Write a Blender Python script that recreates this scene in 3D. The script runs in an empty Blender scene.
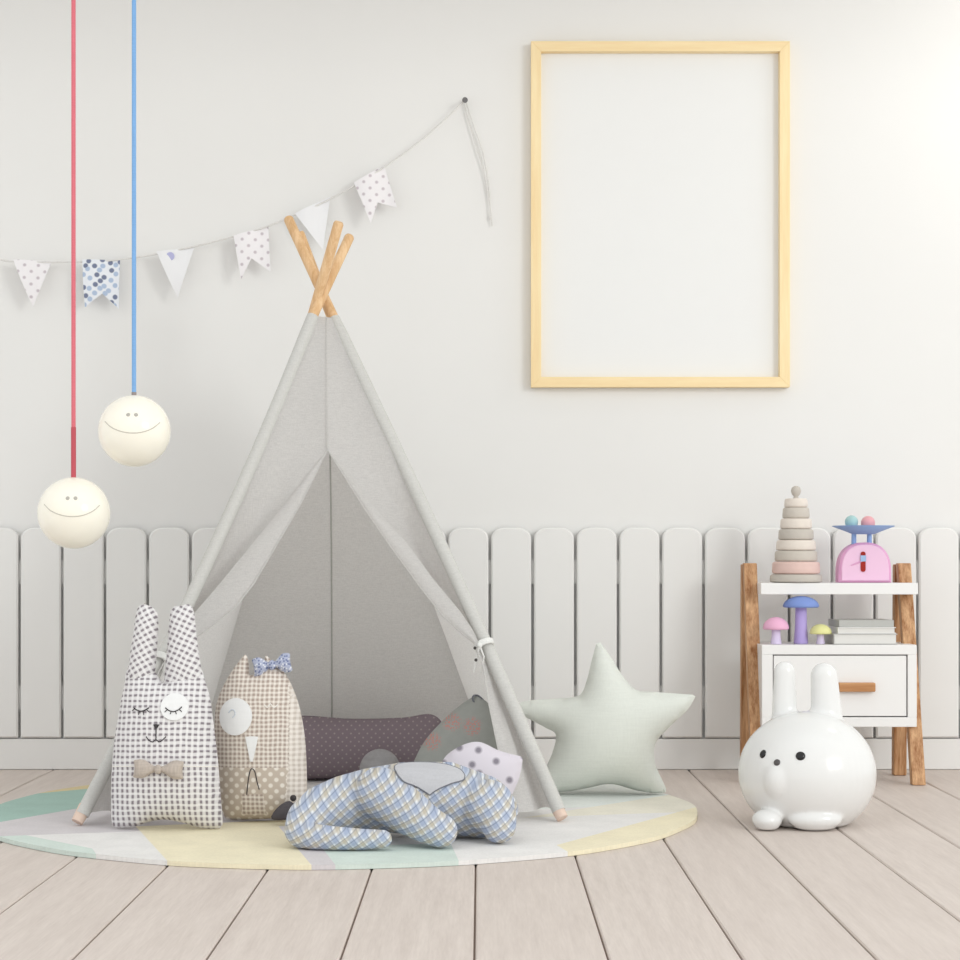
import bpy, bmesh, math, random
import numpy as np
from mathutils import Vector, Matrix
from mathutils.geometry import delaunay_2d_cdt
from mathutils.bvhtree import BVHTree

random.seed(7)
SC = bpy.context.scene
COL = SC.collection
F = 1880.0          # focal length in pixels of the 960 px frame
H = 0.70            # eye height
RUGZ = 0.012
PI = math.pi

def P(x, y, d):     # a point seen at (x, y) standing d metres away
    return Vector(((x - 480) * d / F, d, H - (y - 560) * d / F))
def GD(y, z=0.0):   # distance of a point at height z seen at row y
    return (H - z) * F / (y - 560)
def lerp(a, b, t): return a + (b - a) * t
def interp(tab, y):
    if y <= tab[0][0]: return tab[0][1]
    for (a, va), (b, vb) in zip(tab, tab[1:]):
        if y <= b: return va + (vb - va) * (y - a) / (b - a)
    return tab[-1][1]

# ------------------------------------------------------------------ materials
def srgb(r, g, b):
    def f(c):
        c /= 255.0
        return c / 12.92 if c <= 0.04045 else ((c + 0.055) / 1.055) ** 2.4
    return (f(r), f(g), f(b), 1.0)

class NT:
    def __init__(self, name, rough=0.6, spec=0.3):
        self.m = bpy.data.materials.new(name)
        self.m.use_nodes = True
        self.t = self.m.node_tree
        self.b = self.t.nodes['Principled BSDF']
        self.out = self.t.nodes['Material Output']
        self.b.inputs['Roughness'].default_value = rough
        self.b.inputs['Specular IOR Level'].default_value = spec
    def n(self, typ, **kw):
        nd = self.t.nodes.new(typ)
        for k, v in kw.items(): setattr(nd, k, v)
        return nd
    def link(self, a, b): self.t.links.new(a, b)
    def setin(self, s, v):
        if hasattr(v, 'bl_idname') or hasattr(v, 'is_output'): self.link(v, s)
        else: s.default_value = v
    def math(self, op, a, b=None, c=None):
        nd = self.n('ShaderNodeMath', operation=op)
        self.setin(nd.inputs[0], a)
        if b is not None: self.setin(nd.inputs[1], b)
        if c is not None: self.setin(nd.inputs[2], c)
        return nd.outputs[0]
    def mix(self, fac, a, b):
        nd = self.n('ShaderNodeMix', data_type='RGBA')
        self.setin(nd.inputs[0], fac); self.setin(nd.inputs[6], a); self.setin(nd.inputs[7], b)
        return nd.outputs[2]
    def coord(self, which='Object'):
        return self.n('ShaderNodeTexCoord').outputs[which]
    def mapping(self, v, scale=(1, 1, 1), rot=(0, 0, 0), loc=(0, 0, 0)):
        nd = self.n('ShaderNodeMapping')
        self.link(v, nd.inputs[0])
        nd.inputs['Scale'].default_value = scale
        nd.inputs['Rotation'].default_value = rot
        nd.inputs['Location'].default_value = loc
        return nd.outputs[0]
    def sep(self, v):
        nd = self.n('ShaderNodeSeparateXYZ'); self.link(v, nd.inputs[0]); return nd.outputs
    def noise(self, v, scale, detail=3, rough=0.55):
        nd = self.n('ShaderNodeTexNoise')
        self.link(v, nd.inputs['Vector'])
        nd.inputs['Scale'].default_value = scale
        nd.inputs['Detail'].default_value = detail
        nd.inputs['Roughness'].default_value = rough
        return nd.outputs[0]
    def ramp(self, f, lo, hi):
        nd = self.n('ShaderNodeMapRange'); self.link(f, nd.inputs[0])
        nd.inputs[1].default_value = lo; nd.inputs[2].default_value = hi
        return nd.outputs[0]
    def bump(self, h, strength=0.3, dist=0.002):
        nd = self.n('ShaderNodeBump')
        nd.inputs['Strength'].default_value = strength
        nd.inputs['Distance'].default_value = dist
        self.link(h, nd.inputs['Height'])
        self.link(nd.outputs[0], self.b.inputs['Normal'])
        return nd.outputs[0]
    def base(self, c): self.setin(self.b.inputs['Base Color'], c)

def plain(name, rgb, rough=0.6, spec=0.3, var=0.04, scale=20.0, bump=0.0):
    t = NT(name, rough, spec)
    c = srgb(*rgb)
    d = tuple(max(0, v * (1 - var)) for v in c[:3]) + (1,)
    nz = t.noise(t.coord(), scale)
    t.base(t.mix(nz, c, d))
    if bump: t.bump(t.noise(t.coord(), scale * 8), bump, 0.001)
    return t.m

def fabric(name, rgb, scale=900.0, var=0.12, bump=0.35):
    t = NT(name, 0.92, 0.1)
    c = srgb(*rgb); d = tuple(v * (1 - var) for v in c[:3]) + (1,)
    co = t.coord()
    a = t.noise(t.mapping(co, (1, 1, .08)), scale * .3)
    b = t.noise(t.mapping(co, (.08, .08, 1)), scale * .3)
    h = t.math('ADD', a, b)
    t.base(t.mix(t.ramp(h, .75, 1.25), d, c))
    t.bump(h, bump, 0.001)
    return t.m

def wood(name, light, dark, axis=2, scale=26.0, rough=0.5):
    t = NT(name, rough, 0.25)
    sc = [1.0, 1.0, 1.0]; sc[axis] = 0.07
    v = t.mapping(t.coord(), tuple(sc))
    n1 = t.noise(v, scale, 4, .6)
    n2 = t.noise(v, scale * 5, 3, .6)
    f = t.math('ADD', t.math('MULTIPLY', n1, .7), t.math('MULTIPLY', n2, .3))
    t.base(t.mix(t.ramp(f, .35, .65), srgb(*dark), srgb(*light)))
    t.bump(n2, .15, .001)
    return t.m

def checks(name, base, mid, dark, pitch, dutyx=.55, dutyy=.5, warm=None):
    t = NT(name, 0.95, 0.08)
    uv = t.coord('UV')
    s = t.sep(uv)
    wob = t.math('MULTIPLY', t.math('SUBTRACT', t.noise(uv, 30, 2), .5), pitch * .5)
    fx = t.math('FRACT', t.math('DIVIDE', t.math('ADD', s[0], wob), pitch))
    fy = t.math('FRACT', t.math('DIVIDE', t.math('ADD', s[1], wob), pitch))
    def soft(f, duty):
        c = t.math('ABSOLUTE', t.math('SUBTRACT', f, .5))
        return t.ramp(c, duty / 2 + .08, duty / 2 - .08)
    a = soft(fx, dutyx); b = soft(fy, dutyy)
    c1 = t.mix(t.math('MAXIMUM', a, b), srgb(*base), srgb(*mid))
    t.base(t.mix(t.math('MULTIPLY', a, b), c1, srgb(*dark)))
    t.bump(t.math('ADD', a, b), .25, .001)
    return t.m

def dots(name, base, dot, pitch, r=.28, second=None, jitter=0.0, coords='UV'):
    """staggered dots via a voronoi cell pattern"""
    t = NT(name, 0.92, 0.1)
    uv = t.coord(coords)
    nd = t.n('ShaderNodeTexVoronoi', voronoi_dimensions='2D', feature='F1')
    t.link(t.mapping(uv, rot=(0, 0, .785)), nd.inputs['Vector'])
    nd.inputs['Scale'].default_value = 1.0 / pitch
    nd.inputs['Randomness'].default_value = jitter
    m = t.ramp(nd.outputs['Distance'], r + .07, r - .07)
    col = srgb(*dot)
    if second:
        sp = t.n('ShaderNodeSeparateColor'); t.link(nd.outputs['Color'], sp.inputs[0])
        col = t.mix(t.math('GREATER_THAN', sp.outputs[0], .6), srgb(*dot), srgb(*second))
    t.base(t.mix(m, srgb(*base), col))
    t.bump(t.noise(uv, 900), .2, .0006)
    return t.m

def canvas(name, rgb, transl=.3):
    t = NT(name, 0.95, 0.05)
    c = srgb(*rgb); d = tuple(v * .86 for v in c[:3]) + (1,)
    co = t.coord()
    a = t.noise(t.mapping(co, (60, 60, 420)), 1.0, 3)
    b = t.noise(t.mapping(co, (420, 420, 60)), 1.0, 3)
    h = t.math('ADD', a, b)
    colr = t.mix(t.ramp(h, .7, 1.3), d, c)
    t.base(colr)
    nrm = t.bump(h, .25, .0015)
    tr = t.n('ShaderNodeBsdfTranslucent')
    t.link(colr, tr.inputs[0])
    ms = t.n('ShaderNodeMixShader'); ms.inputs[0].default_value = transl
    t.link(t.b.outputs[0], ms.inputs[1]); t.link(tr.outputs[0], ms.inputs[2])
    t.link(ms.outputs[0], t.out.inputs[0])
    return t.m

M = {}
def build_materials():
    # wall plaster
    t = NT('wall_paint', .85, .15)
    t.base(t.mix(t.noise(t.coord(), 1.5), srgb(236, 235, 233), srgb(231, 230, 228)))
    t.bump(t.noise(t.coord(), 160), .08, .001); M['wall'] = t.m
    M['fence'] = plain('fence_paint', (235, 234, 232), .45, .35, .02, 6)
    M['ceiling'] = plain('ceiling_paint', (238, 237, 235), .9, .1, .02, 4)
    # whitewashed planks
    t = NT('whitewashed_boards', .55, .25)
    co = t.coord()
    v = t.mapping(co, (1, .06, 1))
    n1 = t.noise(v, 40, 4, .6); n2 = t.noise(v, 220, 3, .6)
    f = t.math('ADD', t.math('MULTIPLY', n1, .6), t.math('MULTIPLY', n2, .4))
    s = t.sep(co)
    row = t.math('FLOOR', t.math('DIVIDE', t.math('ADD', s[0], .01), .2355))
    wn = t.n('ShaderNodeTexWhiteNoise', noise_dimensions='1D'); t.link(row, wn.inputs['W'])
    c = t.mix(t.ramp(f, .35, .65), srgb(203, 191, 183), srgb(219, 208, 200))
    c = t.mix(t.math('MULTIPLY', wn.outputs[0], .25), c, srgb(203, 191, 183))
    t.base(c); t.bump(n2, .12, .001); M['floor'] = t.m
    M['gap'] = plain('floor_gap', (150, 134, 124), .9, .1)
    M['pine'] = wood('pale_pine', (250, 230, 186), (242, 214, 164), 2, 30, .5)
    M['pine_h'] = wood('pale_pine_crosswise', (250, 230, 186), (242, 214, 164), 0, 30, .5)
    M['pole'] = wood('pole_wood', (238, 204, 162), (206, 162, 114), 2, 40, .55)
    M['foot'] = plain('foot_wood', (226, 202, 186), .6)
    M['legwood'] = wood('oiled_wood', (220, 178, 136), (150, 98, 58), 2, 60, .5)
    M['handlewood'] = wood('handle_wood', (206, 158, 114), (176, 122, 78), 0, 34, .5)
    M['white'] = plain('white_lacquer', (240, 239, 238), .4, .35, .02)
    M['paper'] = plain('mat_paper', (236, 236, 235), .7, .2, .01)
    M['canvas'] = canvas('tent_canvas', (236, 234, 232), .5)
    M['canvas_s'] = canvas('pole_sleeve_cloth', (214, 213, 209), .05)
    M['canvas_l'] = canvas('tent_canvas_hem', (236, 234, 232), .45)
    M['seam'] = fabric('canvas_seam', (196, 196, 191))
    M['tape'] = fabric('white_tape', (236, 236, 233))
    M['string'] = fabric('cotton_string', (228, 226, 223))
    M['button'] = plain('dark_button', (70, 66, 64), .5)
    M['steel'] = plain('nail_steel', (110, 108, 108), .4, .5)
    M['globe'] = None
    t = NT('opal_glass', .18, .5)
    t.base(srgb(248, 243, 230))
    t.b.inputs['Subsurface Weight'].default_value = .25
    t.b.inputs['Subsurface Radius'].default_value = (.05, .05, .045)
    t.b.inputs['Emission Color'].default_value = srgb(255, 246, 226)
    t.b.inputs['Emission Strength'].default_value = .05
    M['globe'] = t.m
    M['line'] = plain('grey_line', (204, 198, 186), .6)
    M['eyegrey'] = plain('grey_eye', (186, 182, 174), .6)
    M['red'] = fabric('red_flex', (226, 122, 134)); M['darkred'] = plain('red_grip', (196, 84, 96), .5)
    M['blue'] = fabric('blue_flex', (134, 180, 230)); M['capgrey'] = plain('grey_cap', (150, 140, 138), .4)
    M['ceramic'] = None
    t = NT('white_ceramic', .22, .5)
    t.base(t.mix(t.noise(t.coord(), 4), srgb(232, 232, 231), srgb(229, 229, 228)))
    t.b.inputs['Coat Weight'].default_value = .35; t.b.inputs['Coat Roughness'].default_value = .12
    M['ceramic'] = t.m
    M['black'] = plain('black_gloss', (22, 21, 21), .2, .5); M['nose'] = plain('grey_nose', (82, 78, 78), .3, .5)
    M['star'] = fabric('star_cloth', (222, 225, 218), 700, .05, .2)
    M['ging'] = checks('black_white_check', (234, 232, 232), (220, 217, 218), (138, 131, 136), .0142, .58, .42)
    M['ging2'] = checks('black_white_check_upright', (234, 232, 232), (220, 217, 218), (138, 131, 136), .0142, .44, .60)
    M['beige'] = checks('beige_check', (232, 225, 217), (214, 203, 193), (172, 157, 147), .0118, .55, .55)
    M['polka'] = dots('beige_polka', (198, 185, 172), (234, 227, 218), .021, .27)
    M['smock'] = checks('pale_smocking', (236, 229, 222), (224, 215, 206), (203, 192, 182), .0135, .5, .5)
    M['felt'] = fabric('white_felt', (238, 238, 238), 500, .04, .2)
    M['thread'] = plain('dark_thread', (66, 62, 64), .8); M['palethread'] = plain('pale_thread', (240, 236, 230), .8)
    M['linen'] = fabric('linen_bow', (196, 184, 174), 700, .2)
    M['bluebow'] = dots('blue_print', (176, 182, 204), (112, 122, 158), .007, .33, (222, 224, 232), 1.0)
    M['greylinen'] = fabric('grey_linen', (196, 196, 200), 900, .08)
    M['piping'] = plain('grey_piping', (120, 122, 130), .8)
    M['darkfelt'] = fabric('dark_felt', (92, 88, 92))
    M['bolster'] = dots('mauve_dots', (146, 132, 140), (186, 178, 172), .018, .13)
    M['ball'] = fabric('grey_plush', (176, 174, 176), 300, .15, .5)
    M['lilac'] = dots('lilac_dots', (216, 210, 218), (138, 132, 142), .050, .17, None, .55)
    # grey-green print with red blossoms
    t = NT('floral_print', .92, .1)
    uv = t.coord('UV')
    nd = t.n('ShaderNodeTexVoronoi', voronoi_dimensions='2D'); t.link(uv, nd.inputs['Vector']); nd.inputs['Scale'].default_value = 11
    nd2 = t.n('ShaderNodeTexVoronoi', voronoi_dimensions='2D'); t.link(uv, nd2.inputs['Vector']); nd2.inputs['Scale'].default_value = 160
    big = t.ramp(nd.outputs['Distance'], .34, .2); small = t.ramp(nd2.outputs['Distance'], .4, .3)
    t.base(t.mix(t.math('MULTIPLY', big, small), t.mix(t.noise(uv, 40), srgb(172, 174, 170), srgb(158, 160, 156)), srgb(204, 146, 138)))
    M['floral'] = t.m
    # plaid for the elephant: stripes on rotated object coordinates
    t = NT('blue_plaid', .95, .08)
    co = t.sep(t.coord('UV'))
    def stripes(c, pitch, off, duty):
        f = t.math('FRACT', t.math('ADD', t.math('DIVIDE', c, pitch), off))
        return t.ramp(t.math('ABSOLUTE', t.math('SUBTRACT', f, .5)), duty / 2 + .05, duty / 2 - .05)
    p = .031
    col = srgb(226, 228, 230)
    for ax in (0, 1):
        col = t.mix(t.math('MULTIPLY', stripes(co[ax], p, .0, .42), .52), col, srgb(142, 158, 190))
        col = t.mix(t.math('MULTIPLY', stripes(co[ax], p, .5, .26), .52), col, srgb(180, 168, 144))
        col = t.mix(t.math('MULTIPLY', stripes(co[ax], p / 2, .25, .12), .5), col, srgb(104, 110, 126))
    t.base(col); t.bump(t.noise(t.coord(), 900), .25, .0008)
    M['plaid'] = t.m
    # rug colours; the far-left mint and yellow have shade painted in
    for k, c in dict(rug_white=(236, 234, 232), rug_yellow=(241, 232, 204), rug_mint=(214, 226, 219), rug_mint_shaded=(172, 200, 190), rug_yellow_shaded=(222, 206, 164),
                     rug_lilac=(216, 211, 213), rug_palemint=(231, 235, 231), rug_paleyellow=(238, 234, 220)).items():
        M[k] = fabric(k, c, 500, .1, .6)
    for k, c in dict(ring_grey=(206, 198, 188), ring_pink=(228, 198, 190), ring_cream=(232, 222, 212), ring_stone=(200, 193, 184)).items():
        M[k] = plain(k, c, .6, .2, .08, 60)
    M['pink'] = plain('pink_paint', (240, 200, 226), .5, .3); M['pinkrim'] = plain('pink_rim', (226, 168, 206), .5, .3)
    M['pinkball'] = plain('pink_ball', (234, 172, 178), .5); M['mintball'] = plain('mint_ball', (170, 206, 206), .5)
    M['bluepaint'] = plain('blue_paint', (150, 180, 228), .5); M['dialred'] = plain('dial_red', (160, 30, 20), .4)
    M['bluewin'] = plain('dial_blue', (160, 190, 226), .4)
    M['mushpink'] = plain('mushroom_pink', (238, 182, 212), .5); M['mushblue'] = plain('mushroom_blue', (128, 152, 214), .5)
    M['mushyellow'] = plain('mushroom_yellow', (230, 228, 160), .5); M['lilacstem'] = plain('lilac_stem', (186, 168, 226), .5)
    M['palestem'] = plain('pale_lilac_stem', (222, 210, 238), .5)
    M['bookgrey'] = plain('grey_cover', (196, 195, 192), .5); M['bookwhite'] = plain('white_cover', (236, 235, 233), .5)
    M['bookdark'] = plain('mid_grey_cover', (186, 186, 182), .5); M['pages'] = plain('page_edges', (226, 224, 220), .8)
    M['flagdot'] = dots('grey_dot_print', (240, 237, 239), (200, 190, 196), .030, .17)
    M['flagblue'] = dots('blue_dot_print', (232, 235, 241), (176, 192, 216), .024, .34, (120, 128, 152), .6)
    M['flagplain'] = plain('white_cotton', (238, 238, 240), .9, .1, .03)
    M['flagspot'] = plain('lilac_spot', (186, 186, 222), .9, .1)
build_materials()

# ------------------------------------------------------------------ mesh helpers
class MB:
    def __init__(self): self.v = []; self.f = []; self.mi = []; self.cur = 0
    def add(self, vs, fs):
        o = len(self.v)
        self.v += [tuple(v) for v in vs]
        for f in fs: self.f.append(tuple(i + o for i in f)); self.mi.append(self.cur)
        return self
    def box(self, x0, x1, y0, y1, z0, z1):
        vs = [(x, y, z) for z in (z0, z1) for y in (y0, y1) for x in (x0, x1)]
        return self.add(vs, [(0, 2, 3, 1), (4, 5, 7, 6), (0, 1, 5, 4), (2, 6, 7, 3), (0, 4, 6, 2), (1, 3, 7, 5)])
    def hexa(self, a, b):      # a, b: four corners each, lower and upper
        return self.add(list(a) + list(b), [(3, 2, 1, 0), (4, 5, 6, 7), (0, 1, 5, 4), (1, 2, 6, 5), (2, 3, 7, 6), (3, 0, 4, 7)])
    def tube(self, pts, r, seg=12, closed=False, round_cap=False):
        pts = [Vector(p) for p in pts]
        n = len(pts)
        rs = r if isinstance(r, (list, tuple)) else [r] * n
        vs = []; up = None
        for i, p in enumerate(pts):
            if closed: d = pts[(i + 1) % n] - pts[i - 1]
            else: d = pts[min(i + 1, n - 1)] - pts[max(i - 1, 0)]
            d.normalize()
            if up is None: up = d.orthogonal().normalized()
            up = (up - d * up.dot(d)).normalized()
            w = d.cross(up)
            for k in range(seg):
                a = 2 * PI * k / seg
                vs.append(p + (up * math.cos(a) + w * math.sin(a)) * rs[i])
        fs = []
        for i in range(n if closed else n - 1):
            j = (i + 1) % n
            for k in range(seg):
                fs.append((i * seg + k, i * seg + (k + 1) % seg, j * seg + (k + 1) % seg, j * seg + k))
        if not closed:
            fs.append(tuple(range(seg - 1, -1, -1))); fs.append(tuple((n - 1) * seg + k for k in range(seg)))
        return self.add(vs, fs)
    def lathe(self, prof, seg=32, c=(0, 0, 0)):   # prof: (r, z) from bottom to top
        vs = []; fs = []
        for r, z in prof:
            for k in range(seg):
                a = 2 * PI * k / seg
                vs.append((c[0] + r * math.cos(a), c[1] + r * math.sin(a), c[2] + z))
        for i in range(len(prof) - 1):
            for k in range(seg):
                fs.append((i * seg + k, i * seg + (k + 1) % seg, (i + 1) * seg + (k + 1) % seg, (i + 1) * seg + k))
        fs.append(tuple(range(seg - 1, -1, -1))); fs.append(tuple((len(prof) - 1) * seg + k for k in range(seg)))
        return self.add(vs, fs)
    def ball(self, c, r, seg=24, rings=14, sc=(1, 1, 1), rot=None):
        vs = []; fs = []
        R = rot or Matrix.Identity(3)
        c = Vector(c)
        def pt(x, y, z): return c + R @ Vector((x * r * sc[0], y * r * sc[1], z * r * sc[2]))
        vs.append(pt(0, 0, -1))
        for i in range(1, rings):
            t = -PI / 2 + PI * i / rings
            for k in range(seg):
                a = 2 * PI * k / seg
                vs.append(pt(math.cos(t) * math.cos(a), math.cos(t) * math.sin(a), math.sin(t)))
        vs.append(pt(0, 0, 1)); top = len(vs) - 1
        for k in range(seg): fs.append((0, 1 + (k + 1) % seg, 1 + k))
        for i in range(rings - 2):
            a = 1 + i * seg; b = a + seg
            for k in range(seg): fs.append((a + k, a + (k + 1) % seg, b + (k + 1) % seg, b + k))
        a = 1 + (rings - 2) * seg
        for k in range(seg): fs.append((a + k, a + (k + 1) % seg, top))
        return self.add(vs, fs)
    def prism(self, poly, y0, y1, bev=0.0):       # poly (x, z) counter-clockwise seen from the front (-y); optional bevelled front edge
        n = len(poly)
        rings = [[(x, y1, z) for x, z in poly], [(x, y0 + bev, z) for x, z in poly]]
        if bev:
            q = []
            for i in range(n):
                a = Vector(poly[i - 1]); b = Vector(poly[i]); c = Vector(poly[(i + 1) % n])
                e = (b - a); g = (c - b)
                n1 = Vector((-e.y, e.x)).normalized() if e.length else Vector((0, 0))
                n2 = Vector((-g.y, g.x)).normalized() if g.length else Vector((0, 0))
                m = (n1 + n2); m = m / max(.5, m.dot(n1)) if m.length else m
                b2 = b + m * bev
                q.append((b2.x, y0, b2.y))
            rings.append(q)
        vs = [v for r in rings for v in r]; fs = []
        for i in range(len(rings) - 1):
            for k in range(n):
                j = (k + 1) % n
                fs.append((i * n + k, i * n + j, (i + 1) * n + j, (i + 1) * n + k))
        fs.append(tuple(range(n - 1, -1, -1))); fs.append(tuple((len(rings) - 1) * n + k for k in range(n)))
        return self.add(vs, fs)
    def grid(self, rows, closed=False):
        n = len(rows[0]); vs = [v for r in rows for v in r]; fs = []
        for i in range(len(rows) - 1):
            for k in range(n - 1):
                fs.append((i * n + k, (i + 1) * n + k, (i + 1) * n + k + 1, i * n + k + 1))
        return self.add(vs, fs)
    def build(self, name, mats, parent=None, smooth=True, uv=None, fixn=True, bevel=0, angle=35):
        me = bpy.data.meshes.new(name)
        me.from_pydata(self.v, [], self.f)
        mats = mats if isinstance(mats, (list, tuple)) else [mats]
        for m in mats: me.materials.append(m)
        if len(mats) > 1: me.polygons.foreach_set('material_index', self.mi)
        if fixn:
            bm = bmesh.new(); bm.from_mesh(me); bmesh.ops.recalc_face_normals(bm, faces=bm.faces[:]); bm.to_mesh(me); bm.free()
        if uv:
            L = me.uv_layers.new(name='UVMap')
            for lp in me.loops: L.data[lp.index].uv = uv(me.vertices[lp.vertex_index].co)
        if smooth:
            me.polygons.foreach_set('use_smooth', [True] * len(me.polygons))
            try: me.set_sharp_from_angle(angle=math.radians(angle))
            except Exception: pass
        o = bpy.data.objects.new(name, me); COL.objects.link(o)
        if parent: o.parent = parent
        if bevel:
            b = o.modifiers.new('bevel', 'BEVEL'); b.width = bevel; b.segments = 2; b.limit_method = 'ANGLE'
        return o

def tag(o, label=None, cat=None, group=None, kind=None):
    if label: o['label'] = label
    if cat: o['category'] = cat
    if group: o['group'] = group
    if kind: o['kind'] = kind
    return o
def thing(name, label, cat, loc=(0, 0, 0), rot=(0, 0, 0), group=None):
    o = bpy.data.objects.new(name, None); COL.objects.link(o)
    o.empty_display_size = .05
    o.location = loc; o.rotation_euler = rot
    return tag(o, label, cat, group)

def catmull(pts, closed=True, step=.008, corners=()):
    """smooth line through pts; indices in corners stay sharp"""
    pts = [Vector(p) for p in pts]; n = len(pts); out = []
    for i in range(n if closed else n - 1):
        p1, p2 = pts[i], pts[(i + 1) % n]
        p0 = pts[i - 1] if (closed or i > 0) else p1
        p3 = pts[(i + 2) % n] if (closed or i + 2 < n) else p2
        if i in corners: p0 = p1
        if (i + 1) % n in corners: p3 = p2
        k = max(1, int((p2 - p1).length / step))
        for j in range(k):
            t = j / k
            out.append(.5 * ((2 * p1) + (p2 - p0) * t + (2 * p0 - 5 * p1 + 4 * p2 - p3) * t * t + (3 * p1 - p0 - 3 * p2 + p3) * t ** 3))
    if not closed: out.append(pts[-1])
    return out

def inside(poly, x, y):
    c = False; n = len(poly); j = n - 1
    for i in range(n):
        xi, yi = poly[i][0], poly[i][1]; xj, yj = poly[j][0], poly[j][1]
        if (yi > y) != (yj > y) and x < (xj - xi) * (y - yi) / (yj - yi) + xi: c = not c
        j = i
    return c

def triangulate(outline, h):
    """boundary + inner hexagonal points of a 2D outline"""
    B = np.array([(p[0], p[1]) for p in outline]); nb = len(B)
    x0, y0 = B.min(0); x1, y1 = B.max(0)
    pts = []
    A = B; C = np.roll(B, -1, 0); D = C - A; L2 = (D ** 2).sum(1) + 1e-12
    j = 0; y = y0
    while y < y1:
        x = x0 + (h / 2 if j % 2 else 0)
        while x < x1:
            if inside(outline, x, y):
                q = np.array((x, y)); t = np.clip(((q - A) * D).sum(1) / L2, 0, 1)
                if (((A + D * t[:, None] - q) ** 2).sum(1)).min() > (h * .45) ** 2: pts.append((x, y))
            x += h
        y += h * .866; j += 1
    allp = [Vector((float(a), float(b))) for a, b in B] + [Vector(p) for p in pts]
    vs, es, fs, *_ = delaunay_2d_cdt(allp, [], [list(range(nb))], 1, 1e-6)
    return [(v[0], v[1]) for v in vs], [tuple(f) for f in fs]

class Pillow:
    """stuffed cushion blown up from its flat outline (x, z); front faces -y"""
    def __init__(self, outline, thick, h=.009, back=1.0, expo=.5):
        self.vs, self.tri = triangulate(outline, h)
        n = len(self.vs)
        cnt = {}
        for f in self.tri:
            for a, b in ((f[0], f[1]), (f[1], f[2]), (f[2], f[0])):
                k = (min(a, b), max(a, b)); cnt[k] = cnt.get(k, 0) + 1
        E = np.array(list(cnt.keys()))
        bd = np.zeros(n, bool)
        for (a, b), c in cnt.items():
            if c == 1: bd[a] = bd[b] = True
        I = np.concatenate([E[:, 0], E[:, 1]]); J = np.concatenate([E[:, 1], E[:, 0]])
        deg = np.bincount(I, minlength=n).clip(1)
        u = np.zeros(n)
        for _ in range(1500):
            u = np.bincount(I, weights=u[J], minlength=n) / deg + 1.0
            u[bd] = 0
        self.hh = thick / 2 * (u / u.max()) ** expo
        self.bd = bd; self.n = n; self.back = back
        self.arr = np.array(self.vs)
    def depth(self, x, z):
        d = ((self.arr - (x, z)) ** 2).sum(1)
        k = np.argsort(d)[:4]; w = 1 / (d[k] + 1e-7)
        return float((self.hh[k] * w).sum() / w.sum())
    def mb(self):
        m = MB(); idx = {}
        vs = [(x, -self.hh[i], z) for i, (x, z) in enumerate(self.vs)]
        for i in range(self.n):
            if self.bd[i]: idx[i] = i
            else: idx[i] = len(vs); vs.append((self.vs[i][0], self.hh[i] * self.back, self.vs[i][1]))
        tri = [f for f in self.tri if not all(self.bd[i] for i in f)]
        m.add(vs, tri + [tuple(idx[i] for i in reversed(f)) for f in tri])
        return m
    def on(self, x, z, off=0.0): return Vector((x, -(self.depth(x, z) + off), z))
    def patch(self, outline, name, mat, parent, off=.004, h=.007, uv=None):
        """flat cloth shape sewn on the front, with its own thickness"""
        vs, tri = triangulate(outline, h)
        m = MB(); n = len(vs); cnt = {}
        for f in tri:
            for a, b in ((f[0], f[1]), (f[1], f[2]), (f[2], f[0])): cnt[(a, b)] = 1
        front = [self.on(x, z, off) for x, z in vs]; rear = [self.on(x, z, -.003) for x, z in vs]
        fs = list(tri) + [tuple(n + i for i in reversed(f)) for f in tri]
        for (a, b) in cnt:
            if (b, a) not in cnt: fs.append((a, b, n + b, n + a))
        m.add(front + rear, fs)
        return m.build(name, mat, parent, uv=uv)
    def stitch(self, pts, name, mat, parent, r=.0013, off=.001):
        pts = catmull([Vector((p[0], p[1], 0)) for p in pts], False, .004)
        return MB().tube([self.on(p.x, p.y, off) for p in pts], r, 6).build(name, mat, parent)

UVXZ = lambda co: (co.x, co.z)
def rotuv(a): return lambda co: (co.x * math.cos(a) + co.z * math.sin(a), -co.x * math.sin(a) + co.z * math.cos(a))

def blob(chains, voxel, smooth_it=6, flat=None):
    """one closed skin around chains of balls [(centre, radius), ...]"""
    m = MB()
    for ch in chains:
        for (c, r), (c2, r2) in zip(ch, ch[1:] + ch[-1:]):
            c = Vector(c); c2 = Vector(c2)
            k = max(1, int((c2 - c).length / (min(r, r2) * .25)))
            for i in range(k): m.ball(c.lerp(c2, i / k), lerp(r, r2, i / k), 20, 12)
    return skin(m, voxel, smooth_it)
def skin(m, voxel, smooth_it=6):
    me = bpy.data.meshes.new('tmp'); me.from_pydata(m.v, [], m.f)
    o = bpy.data.objects.new('tmp', me); COL.objects.link(o)
    r = o.modifiers.new('r', 'REMESH'); r.mode = 'VOXEL'; r.voxel_size = voxel
    if smooth_it:
        s = o.modifiers.new('s', 'SMOOTH'); s.factor = .5; s.iterations = smooth_it
    dg = bpy.context.evaluated_depsgraph_get(); dg.update()
    ev = o.evaluated_get(dg)
    me2 = bpy.data.meshes.new_from_object(ev)
    out = MB(); out.add([tuple(v.co) for v in me2.vertices], [tuple(p.vertices) for p in me2.polygons])
    bpy.data.objects.remove(o); bpy.data.meshes.remove(me); bpy.data.meshes.remove(me2)
    return out

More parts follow.
